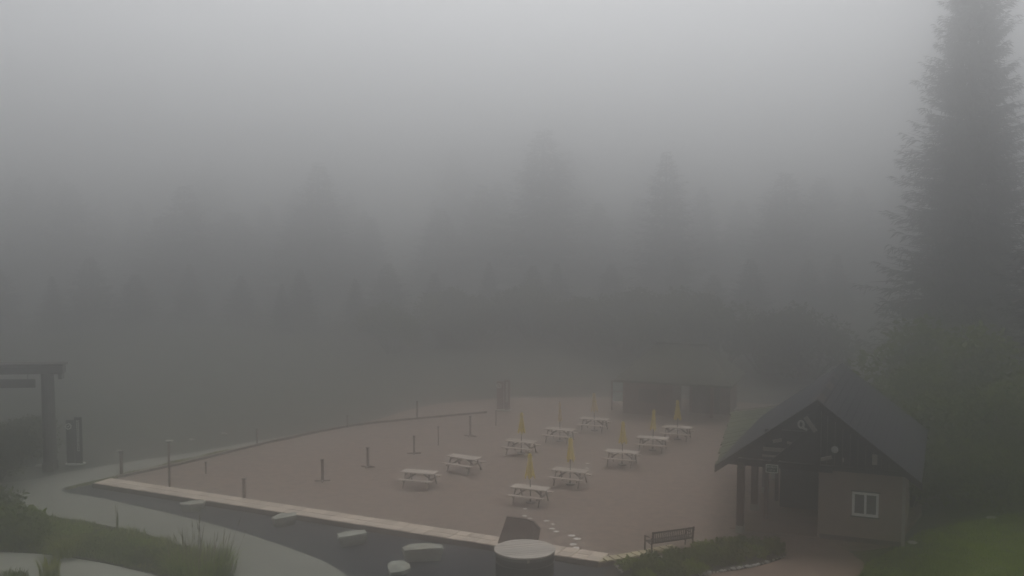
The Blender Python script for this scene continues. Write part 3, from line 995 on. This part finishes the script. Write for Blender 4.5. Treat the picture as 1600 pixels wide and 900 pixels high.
def conifer_mesh(seed, H, RB, whorl, per, twigs, droop=0.25, tw=0.34, low=0.06, power=0.85, up_top=0.35, thin=1.0):
    """trunk and crown meshes of one conifer, base at the origin"""
    rr = random.Random(seed)
    tr = MB()
    tr.tube([(0, 0, -0.3), (0, 0, H * .3), (rr.uniform(-.1, .1), rr.uniform(-.1, .1), H * .7), (0, 0, H)], [H * .017, H * .012, H * .006, 0.02], 8)
    V, F = [], []
    br = MB()
    z = H * low
    while z < H * 0.995:
        f = 1 - z / H
        rad = RB * (f ** power) + 0.12
        n_ = max(4, int(per * (0.45 + 0.75 * f)))
        off = rr.uniform(0, 6.28)
        for k in range(n_):
            a = off + 6.283 * k / n_ + rr.uniform(-.3, .3)
            L = rad * rr.uniform(0.55, 1.10)
            if rr.random() < .12: L *= 1.18
            el = up_top * (1 - f) * 1.6 - droop * f + rr.uniform(-.16, .16)
            d = Vector((math.cos(a), math.sin(a), 0))
            z0 = z + rr.uniform(-.5, .5) * whorl
            side = Vector((-d.y, d.x, 0))
            if L > 1.2:
                br.tube([(0, 0, z0), tuple(d * L * .5 + Vector((0, 0, z0 + el * L * .5))), tuple(d * L * .92 + Vector((0, 0, z0 + el * L * .92 + .05 * L)))], [0.015 * L + .01, 0.01 * L, 0.006], 3, cap=False)
            nt_ = max(5, int(twigs * (0.35 + 0.65 * L / RB)))
            for q in range(nt_):
                s = 0.12 + 0.88 * (q + rr.random()) / nt_
                sag = -0.10 * L * math.sin(s * 2.6) + 0.10 * L * s * s
                p = d * (L * s) + Vector((0, 0, z0 + el * L * s + sag))
                wl = tw * (0.55 + 0.9 * (1 - s)) * (0.55 + 0.45 * min(1, L / 2.0)) * rr.uniform(.7, 1.35) * (1 + 0.12 * L)
                sd_ = 1 if q % 2 else -1
                tdir = (d * rr.uniform(.35, 1.0) + side * sd_ * rr.uniform(.35, 1.1) * (1.05 - s * .5) + Vector((0, 0, rr.uniform(-.38, .22)))).normalized()
                wv = tdir.cross(Vector((rr.uniform(-.4, .4), rr.uniform(-.4, .4), 1))).normalized() * wl * rr.uniform(.13, .22) * thin
                m_ = p + tdir * wl * .45 + Vector((0, 0, rr.uniform(-.02, .05)))
                e_ = p + tdir * wl + Vector((0, 0, -.06 * wl))
                i0 = len(V)
                V += [p, m_ + wv, e_, m_ - wv]
                F += [(i0, i0 + 1, i0 + 2), (i0, i0 + 2, i0 + 3)]
                # hanging side sprays give the branch its depth
                h_ = wl * rr.uniform(.35, .7)
                hd = (tdir * .5 + Vector((rr.uniform(-.5, .5), rr.uniform(-.5, .5), -rr.uniform(.3, 1.0)))).normalized()
                hw = hd.cross(d).normalized() * h_ * .17 * thin
                i0 = len(V)
                V += [m_, m_ + hd * h_ * .5 + hw, m_ + hd * h_, m_ + hd * h_ * .5 - hw]
                F += [(i0, i0 + 1, i0 + 2), (i0, i0 + 2, i0 + 3)]
        z += whorl * (0.75 + 0.5 * rr.random()) * (0.55 + 0.55 * f)
    # leader
    for k in range(10):
        zz = H * (0.985 + .015 * k / 10)
    n0 = len(br.v)
    return tr, br, V, F


def tree_protos(specs, mname):
    out = []
    for sp in specs:
        tr, br, V, F = conifer_mesh(**sp)
        t = bpy.data.meshes.new('trunk')
        t.from_pydata([tuple(v) for v in tr.v + br.v], [], tr.f + [tuple(i + len(tr.v) for i in f) for f in br.f])
        t.materials.append(M['bark'])
        c = bpy.data.meshes.new('crown')
        c.from_pydata([tuple(v) for v in V], [], F)
        c.materials.append(M[mname])
        out.append((t, c, sp['H']))
    return out


def plant_tree(name, proto, loc, h, rz_, lab, group=None, wide=1.0):
    e = empty(name, loc, rz_)
    s = h / proto[2]
    e.scale = (s * wide, s * wide, s)
    for n_, me in (('trunk', proto[0]), ('crown', proto[1])):
        o = bpy.data.objects.new(n_, me)
        col.objects.link(o)
        o.parent = e
    return tag(e, lab, 'tree', group)


# the great fir on the right
big = tree_protos([dict(seed=11, H=40.0, RB=8.3, whorl=0.76, per=17, twigs=58, droop=0.18, tw=0.70, low=0.05, power=1.0, up_top=0.22, thin=0.6)], 'fir')[0]
tp = depth_point(1512, 82, 0)
plant_tree('fir_tree', big, (tp.x, tp.y, LOW - 0.1), 40.0, 0.6, 'tall dark fir rising past the top of the picture behind the lodge')
med = tree_protos([dict(seed=21, H=22.0, RB=4.6, whorl=0.62, per=13, twigs=18, droop=0.22, tw=0.62, low=0.05, power=0.8),
                   dict(seed=22, H=22.0, RB=5.2, whorl=0.70, per=12, twigs=18, droop=0.30, tw=0.70, low=0.05, power=0.72),
                   dict(seed=23, H=22.0, RB=3.9, whorl=0.58, per=13, twigs=16, droop=0.15, tw=0.60, low=0.05, power=0.9)], 'hem')


def topz(py, dist):
    return CAM_H + (320 - py) / FPX * dist


spec_trees = [
    (1040, 138, 238, 0, 'misty conifer with the clearest pointed top, behind the notice board and hut', 1.7),
    (290, 152, 290, 1, 'faint pointed conifer silhouette above the gateway on the left', 2.1),
    (850, 156, 205, 1, 'faint tall conifer left of the clearest pointed one', 1.9),
    (1225, 146, 270, 1, 'faint broad conifer silhouette above the lodge roof', 2.1),
    (500, 156, 255, 0, 'faint broad conifer silhouette above the left middle of the yard', 2.2),
    (1660, 66, 120, 2, 'dark conifer cut by the right edge beside the tall fir', 1.3),
]
for x, d, py, k, lab, wd in spec_trees:
    p = depth_point(x, d)
    z = ter(p.x, p.y) - 0.1
    plant_tree('conifer_tree', med[k], (p.x, p.y, z), topz(py, d) - z, random.uniform(0, 6), lab, 'forest trees in the mist', wd)
rr = random.Random(5)
xs = []
row = [(-140, 108), (20, 112), (130, 106), (215, 118), (370, 108), (430, 120), (590, 108), (660, 116), (735, 106), (790, 120), (930, 108), (985, 118), (1110, 106), (1160, 116), (1300, 104), (1355, 112), (1430, 104), (1540, 100), (1720, 95),
       (-60, 128), (80, 132), (180, 130), (320, 134), (480, 132), (560, 130), (700, 136), (890, 134), (1060, 130), (1200, 132), (1270, 128), (1400, 130), (1500, 128), (1620, 126)]
for x, d in row:
    d *= 1.6
    p = depth_point(x + rr.uniform(-20, 20), d)
    z = ter(p.x, p.y) - 0.1
    py = rr.uniform(275, 345) if d < 195 else rr.uniform(225, 300)
    plant_tree('conifer_tree', med[rr.randrange(3)], (p.x, p.y, z), topz(py, d) - z, rr.uniform(0, 6), 'conifer lost in the fog of the forest beyond the yard', 'conifers lost in the fog', rr.uniform(1.7, 2.4))


# young conifers close the gap between the yard and the forest
for k_, (d0, h0, h1, step, wd0, nm, lb_) in enumerate([(122, 5.5, 8.5, 70, 2.0, 'young_conifer', 'young conifer in the nearer misty row beyond the yard'),
                                              (158, 10.0, 14.0, 105, 2.2, 'conifer_tree', 'half grown conifer in the farther misty row beyond the yard')]):
    x = -90 + 30 * k_
    while x < 1330:
        xx = x + rr.uniform(-20, 20)
        d = d0 * rr.uniform(.95, 1.06)
        p = depth_point(xx, d)
        z = ter(p.x, p.y) - 0.1
        plant_tree(nm, med[rr.randrange(3)], (p.x, p.y, z), rr.uniform(h0, h1), rr.uniform(0, 6), lb_, lb_.replace('conifer', 'conifers', 1), wd0 * rr.uniform(.95, 1.45))
        x += step * rr.uniform(.75, 1.25)


def leaf_cloud(V, F, c, r, n, size, rr, flat=1.0, hollow=0.35):
    for _ in range(n):
        while True:
            q = Vector((rr.uniform(-1, 1), rr.uniform(-1, 1), rr.uniform(-1, 1)))
            if hollow < q.length < 1: break
        p = Vector((c[0] + q.x * r[0], c[1] + q.y * r[1], c[2] + q.z * r[2]))
        a = Vector((rr.uniform(-1, 1), rr.uniform(-1, 1), rr.uniform(-.6, .8))).normalized()
        b_ = a.cross(Vector((rr.uniform(-1, 1), rr.uniform(-1, 1), rr.uniform(-1, 1)))).normalized()
        s = size * rr.uniform(.6, 1.4)
        i0 = len(V)
        V += [p, p + a * s * .5 + b_ * s * .28, p + a * s, p + a * s * .5 - b_ * s * .28]
        F += [(i0, i0 + 1, i0 + 2), (i0, i0 + 2, i0 + 3)]


def bush_mesh(seed, w_, h_, leaves, size, lumps=9):
    rr = random.Random(seed)
    V, F = [], []
    st = MB()
    for k in range(lumps):
        a = rr.uniform(0, 6.28)
        q = math.sqrt(rr.random()) * 0.75
        cz = h_ * rr.uniform(.25, .78) * (1 - .35 * q)
        c = (math.cos(a) * q * w_ / 2, math.sin(a) * q * w_ / 2, cz)
        rd = w_ * rr.uniform(.16, .27)
        leaf_cloud(V, F, c, (rd, rd, min(cz, h_ * rr.uniform(.16, .27))), leaves // lumps, size, rr)
        st.tube([(c[0] * .15, c[1] * .15, -0.05), (c[0] * .7, c[1] * .7, cz * .55), c], [0.03 * h_ / 2 + .006, 0.02 * h_ / 2 + .004, 0.004], 4, cap=False)
        for m_ in range(3):
            e = (c[0] + rr.uniform(-1, 1) * rd, c[1] + rr.uniform(-1, 1) * rd, cz + rd * rr.uniform(.3, 1.1))
            st.tube([c, e], [0.006, 0.003], 3, cap=False)
    return V, F, st


def bush_proto(seed, w_, h_, leaves, size, m, lumps=9):
    V, F, st = bush_mesh(seed, w_, h_, leaves, size, lumps)
    a = bpy.data.meshes.new('foliage')
    a.from_pydata([tuple(v) for v in V], [], F)
    a.materials.append(M[m])
    s = bpy.data.meshes.new('stems')
    s.from_pydata([tuple(v) for v in st.v], [], st.f)
    s.materials.append(M['bark'])
    return a, s


def plant_bush(name, proto, loc, s, rz_, lab, cat='shrub', group=None, sz=None):
    e = empty(name, loc, rz_)
    e.scale = (s, s, sz or s)
    for n_, me in (('foliage', proto[0]), ('stems', proto[1])):
        o = bpy.data.objects.new(n_, me)
        col.objects.link(o)
        o.parent = e
    return tag(e, lab, cat, group)


B4 = [bush_proto(31, 5.0, 4.0, 5200, 0.26, 'leafd', 16), bush_proto(32, 5.5, 5.0, 5600, 0.28, 'leafd', 18), bush_proto(33, 4.5, 3.2, 4600, 0.24, 'leafm', 14)]
# dark thicket behind and beside the lodge
thick = [(1432, 51, 0, 1.0, 'dark shrub crowding the right wall of the lodge'), (1440, 60, 1, 1.35, 'broad dark bush behind the lodge under the fir'),
         (1475, 54, 1, 1.1, 'dark bush right of the lodge beneath the tall fir'), (1530, 52, 0, 1.15, 'dark bush at the back of the lawn'),
         (1590, 53, 1, 1.25, 'tall dark bush at the right edge of the lawn'), (1560, 60, 1, 1.7, 'large dark thicket below the right side of the fir'),
         (1470, 64, 1, 1.7, 'large dark thicket below the left side of the fir'), (1640, 58, 1, 1.5, 'dark thicket cut by the right edge of the picture')]
for x, d, k, s, lab in thick:
    p = depth_point(x, d, LOW)
    plant_bush('thicket_shrub', B4[k], p, s, rr.uniform(0, 6), lab, 'shrub', 'dark thicket by the lodge')
# bushes past the far end of the yard
BX = [bush_proto(61, 5.0, 4.0, 5200, 0.26, 'leafx', 16), bush_proto(62, 5.5, 5.0, 5600, 0.28, 'leafx', 18), bush_proto(63, 4.5, 3.2, 4600, 0.24, 'leafx', 14)]
far_b = [(610, 104, 1, 1.1, 'misty round bush beyond the far corner of the yard'), (690, 110, 1, 1.3, 'misty bush behind the dim track post'),
         (750, 112, 0, 1.5, 'misty bush left of the rust red pylon'), (835, 110, 1, 1.4, 'misty bush right of the rust red pylon'), (905, 108, 0, 1.6, 'misty bush behind the farthest umbrella'),
         (975, 104, 1, 1.45, 'misty bush behind the notice board'), (1050, 100, 1, 1.55, 'tall misty bush rising behind the hut roof'), (1130, 96, 1, 1.5, 'dim bush at the right end of the hut'),
         (1200, 92, 0, 1.7, 'dim bush between the hut and the lodge roof'), (1270, 90, 1, 1.4, 'dim bush behind the ridge of the lodge'),
         (30, 62, 0, .75, 'dim bush under the misty gateway'), (-20, 56, 1, .7, 'dim bush at the left picture edge by the gateway')]
for x, d, k, s, lab in far_b:
    p = depth_point(x, d)
    p.z = ter(p.x, p.y)
    plant_bush('misty_bush', BX[k], p, s, rr.uniform(0, 6), lab, 'bush', 'bushes around the yard')

# ---- low leafy plants of the bed in front of the lodge
B1 = [bush_proto(41, 1.1, 0.66, 520, 0.16, 'leafm', 10), bush_proto(42, 1.2, 0.75, 520, 0.17, 'leafd', 10), bush_proto(43, 0.9, 0.60, 420, 0.16, 'leafy', 8)]
bed_pts = [(985, 893), (1000, 899), (1016, 889), (1036, 893), (1050, 884), (1064, 893), (1078, 880), (1094, 888), (1092, 872), (1110, 880), (1108, 866), (1124, 873), (1135, 860), (1146, 868), (1158, 857), (1160, 874), (1178, 860), (1186, 871), (1200, 862), (1210, 867),
           (1010, 908), (1050, 906), (1085, 898), (1140, 882), (1128, 862), (1172, 866)]
for i, (x, y) in enumerate(bed_pts):
    p = gp(x, y)
    p.z = 0.0
    k = rr.choice((0, 0, 1, 1, 2))
    plant_bush('bed_plant', B1[k], p, rr.uniform(.75, 1.05), rr.uniform(0, 6), 'low leafy plant in the bed between the bench and the lodge path', 'plant', 'leafy plants of the bed by the bench')
# edging stones of that bed
V0 = None
stones = []
for a, b_, n_ in [((1094, 899), (1180, 885.5), 13), ((1180, 885.5), (1232, 869), 9), ((962, 884), (974, 897), 5), ((985, 884), (1040, 870), 6)]:
    for i in range(n_):
        t = (i + rr.uniform(-.25, .25)) / n_
        stones.append((a[0] + (b_[0] - a[0]) * t, a[1] + (b_[1] - a[1]) * t))
sv = []
for kk in range(3):
    V, F = [], []
    r2 = random.Random(kk)
    for i in range(5):
        ph = math.pi * i / 4
        for k in range(7):
            t = 2 * math.pi * k / 7
            j = r2.uniform(.8, 1.15)
            V.append((0.12 * j * math.sin(ph) * math.cos(t), 0.10 * j * math.sin(ph) * math.sin(t), 0.05 + 0.075 * math.cos(ph) * j))
    for i in range(4):
        for k in range(7):
            F.append((i * 7 + k, (i + 1) * 7 + k, (i + 1) * 7 + (k + 1) % 7, i * 7 + (k + 1) % 7))
    me = bpy.data.meshes.new('edging_stone')
    me.from_pydata(V, [], F)
    me.materials.append(M['rockpale'])
    sv.append(me)
for i, (x, y) in enumerate(stones):
    p = gp(x, y)
    o = bpy.data.objects.new('edging_stone', sv[i % 3])
    o.location = (p.x, p.y, 0.01)
    s = rr.uniform(.4, 1.05)
    o.scale = (s, s, s)
    o.rotation_euler = (rr.uniform(-.3, .3), rr.uniform(-.3, .3), rr.uniform(0, 6))
    col.objects.link(o)
    tag(o, 'small pale stone edging the leafy bed by the bench', 'stone', 'pale stones edging the bed')
# a few pale stones lying about
for x, y, s, lab in [(1426, 856, 1.3, 'single pale stone in the grass right of the lodge corner'), (1549, 817, 1.5, 'pale stone at the back of the lawn under the bushes'), (300, 688, 1.3, 'faint pale stone beyond the path behind the tall slim post'),
                     (350, 679, 1.4, 'faint pale stone farther along the misty verge'), (186, 706, 1.3, 'faint pale stone on the verge near the charcoal pylon'), (63, 730, 1.8, 'faint pale stone at the foot of the gateway post')]:
    p = gp(x, y, LOW)
    o = bpy.data.objects.new('verge_stone', sv[0])
    o.location = (p.x, p.y, (0.02 if x > 1000 else LOW))
    o.scale = (s * 1.3, s, s * .8)
    col.objects.link(o)
    tag(o, lab, 'stone')


# ---- grasses
def tuft_mesh(seed, n, h, spread, wd, arch=0.5, heads=False):
    r2 = random.Random(seed)
    V, F = [], []
    for _ in range(n):
        a = r2.uniform(0, 6.28)
        rb = math.sqrt(r2.random()) * spread * .45
        base = Vector((math.cos(a) * rb, math.sin(a) * rb, 0))
        a2 = a + r2.uniform(-.9, .9)
        out = Vector((math.cos(a2), math.sin(a2), 0))
        L = h * r2.uniform(.55, 1.1)
        k = arch * r2.uniform(.3, 1.2)
        s = Vector((-out.y, out.x, 0)) * wd * r2.uniform(.7, 1.3)
        p1 = base + out * L * k * .25 + Vector((0, 0, L * .55))
        p2 = base + out * L * k * .8 + Vector((0, 0, L * (1.0 - k * .25)))
        i0 = len(V)
        V += [base - s * .7, base + s * .7, p1 + s, p1 - s, p2]
        F += [(i0, i0 + 1, i0 + 2, i0 + 3), (i0 + 3, i0 + 2, i0 + 4)]
        if heads and r2.random() < .4:
            hd = (p2 - p1).normalized() * 0.22 * h
            i0 = len(V)
            V += [p2 - hd * .3, p2 + s * 1.6, p2 + hd, p2 - s * 1.6]
            F += [(i0, i0 + 1, i0 + 2), (i0, i0 + 2, i0 + 3)]
    return V, F


def tuft(name, loc, seed, n, h, spread, wd, m, lab, cat='grass', arch=.5, heads=False, m2=None):
    e = empty(name, loc)
    V, F = tuft_mesh(seed, n, h, spread, wd, arch)
    MB().add(V, F).build('blades', M[m], e)
    if heads:
        V, F = tuft_mesh(seed + 1, max(5, n // 8), h * 1.65, spread * 1.05, wd * .7, arch * .3, True)
        MB().add(V, F).build('flower_stalks', M[m2 or m], e)
    return tag(e, lab, cat)
tuft('ornamental_grass', gp(318, 897, LOW), 1, 560, 1.05, 2.7, 0.024, 'leafm', 'large feathery ornamental grass clump beside the curved path', 'grass', .85, True, 'strawg')
tuft('ornamental_grass', gp(288, 890, LOW), 3, 180, 0.95, 1.6, 0.026, 'leafy', 'shorter grass clump leaning left of the large feathery one', 'grass', .7, True, 'strawg')
tuft('yellow_grass', gp(103, 868, LOW), 5, 240, 0.95, 1.2, 0.032, 'leafy', 'bright yellow-green arching grass clump above the garden walk', 'grass', 1.0)
tuft('reed_grass', gp(78, 905, LOW), 7, 110, 1.0, 0.8, 0.024, 'leafy', 'upright reedy grass clump in front of the garden walk', 'grass', .4)
tuft('reed_grass', gp(22, 909, LOW), 9, 260, 0.5, 1.1, 0.014, 'leafd', 'low dark grass clump at the bottom left corner', 'grass', .6)
tuft('wild_stalk', gp(183, 829, LOW), 13, 12, 0.85, 0.12, 0.014, 'leafd', 'single tall dry stalk beside the curved path', 'plant', .1, True, 'strawg')

B2 = [bush_proto(51, 2.2, 1.3, 1700, 0.18, 'leafd', 14), bush_proto(52, 1.8, 0.8, 1200, 0.17, 'leafm', 14), bush_proto(53, 2.0, 0.7, 1200, 0.17, 'leafd', 14)]
lb = [(8, 838, 0, 1.35, 'dark rounded bush at the left picture edge above the garden walk'), (-25, 815, 0, 1.4, 'bushy shrub cut by the left edge'), (50, 848, 0, 1.0, 'dark bush left of the yellow grass clump'), (28, 822, 1, 1.2, 'green bush behind the dark left bushes'),
      (120, 838, 1, .7, 'low green shrub behind the yellow grass clump'), (150, 858, 2, .8, 'low dark shrub right of the yellow grass clump'), (185, 868, 2, .85, 'low dark shrub in the middle of the left bed'),
      (165, 842, 1, .5, 'low green shrub near the dry stalk'), (215, 856, 1, .6, 'low green shrub in the left bed toward the path'), (235, 878, 2, 1.0, 'dark shrub before the feathery grass clump'), (270, 872, 2, .8, 'small dark shrub at the foot of the feathery grass'),
      (85, 832, 1, .6, 'low green shrub beside the path at the left')]
for x, y, k, s, lab in lb:
    plant_bush('bed_shrub', B2[k], gp(x, y, LOW), s, rr.uniform(0, 6), lab, 'shrub', 'shrubs of the left bed')


def in_poly(x, y, P):
    c = False
    j = len(P) - 1
    for i in range(len(P)):
        if (P[i].y > y) != (P[j].y > y) and x < (P[j].x - P[i].x) * (y - P[i].y) / (P[j].y - P[i].y) + P[i].x: c = not c
        j = i
    return c


def grass_area(name, poly, n, h, z, m, lab, wd=0.012):
    P = px(poly, z)
    x0, x1 = min(p.x for p in P), max(p.x for p in P)
    y0, y1 = min(p.y for p in P), max(p.y for p in P)
    r2 = random.Random(name)
    V, F = [], []
    k = 0
    while k < n:
        x, y = r2.uniform(x0, x1), r2.uniform(y0, y1)
        if not in_poly(x, y, P): continue
        k += 1
        hh = h * r2.uniform(.4, 1.3) * (0.7 + 0.5 * math.sin(x * 1.7 + 1) * math.sin(y * 1.3))
        a = r2.uniform(0, 6.28)
        l = Vector((r2.uniform(-.5, .5), r2.uniform(-.5, .5), 1)) * hh
        s = Vector((math.cos(a), math.sin(a), 0)) * wd
        b_ = Vector((x, y, z))
        i0 = len(V)
        V += [b_ - s, b_ + s, b_ + l]
        F.append((i0, i0 + 1, i0 + 2))
    o = MB().add(V, F).build(name, M[m])
    return tag(o, lab, 'grass', kind='stuff')
grass_area('lawn_grass', [(1352, 882), (1400, 858), (1440, 830), (1600, 800), (1720, 800), (1720, 930), (1315, 930), (1345, 898)], 34000, 0.17, 0.02, 'leafm', 'dark green grass of the lawn right of the lodge path', 0.022)
grass_area('bed_grass', [(-60, 806), (70, 809), (130, 818), (195, 830), (260, 848), (320, 878), (360, 902), (250, 899), (170, 880), (110, 869), (0, 861), (-60, 861)], 15000, 0.34, LOW, 'leafd', 'grass and ground cover of the left planting bed', 0.022)
grass_area('bed_pale_grass', [(60, 812), (130, 820), (195, 832), (260, 850), (320, 880), (355, 900), (250, 897), (170, 877), (110, 866), (40, 858)], 4200, 0.46, LOW, 'leafy', 'paler blades standing among the grass of the left planting bed', 0.02)
grass_area('near_verge_grass', [(-60, 905), (60, 905), (130, 930), (-60, 930)], 6000, 0.2, LOW, 'leafd', 'grass below the garden walk at the bottom left corner')
grass_area('edging_grass', [(100, 766), (150, 756), (185, 746), (300, 720), (420, 693), (425, 689), (300, 714), (190, 741), (125, 757)], 9000, 0.10, LOW, 'leafy', 'thin grass strip between the path and the timber edging', 0.014)

# ================================================================== FOG
hz_ = MB().box((0, 60, 18.0), (2 * S + 40, 2 * S + 40, 47.0)).build('haze', None)
tag(hz_, kind='stuff')
hm = bpy.data.materials.new('fog')
hm.use_nodes = True
ht = hm.node_tree
ht.nodes.clear()
ho = ht.nodes.new('ShaderNodeOutputMaterial')
pv = ht.nodes.new('ShaderNodeVolumePrincipled')
pv.inputs['Color'].default_value = (0.93, 0.933, 0.937, 1)
pv.inputs['Density'].default_value = FOG_DENSITY
pv.inputs['Anisotropy'].default_value = FOG_G
ht.links.new(pv.outputs[0], ho.inputs['Volume'])
hz_.data.materials.append(hm)
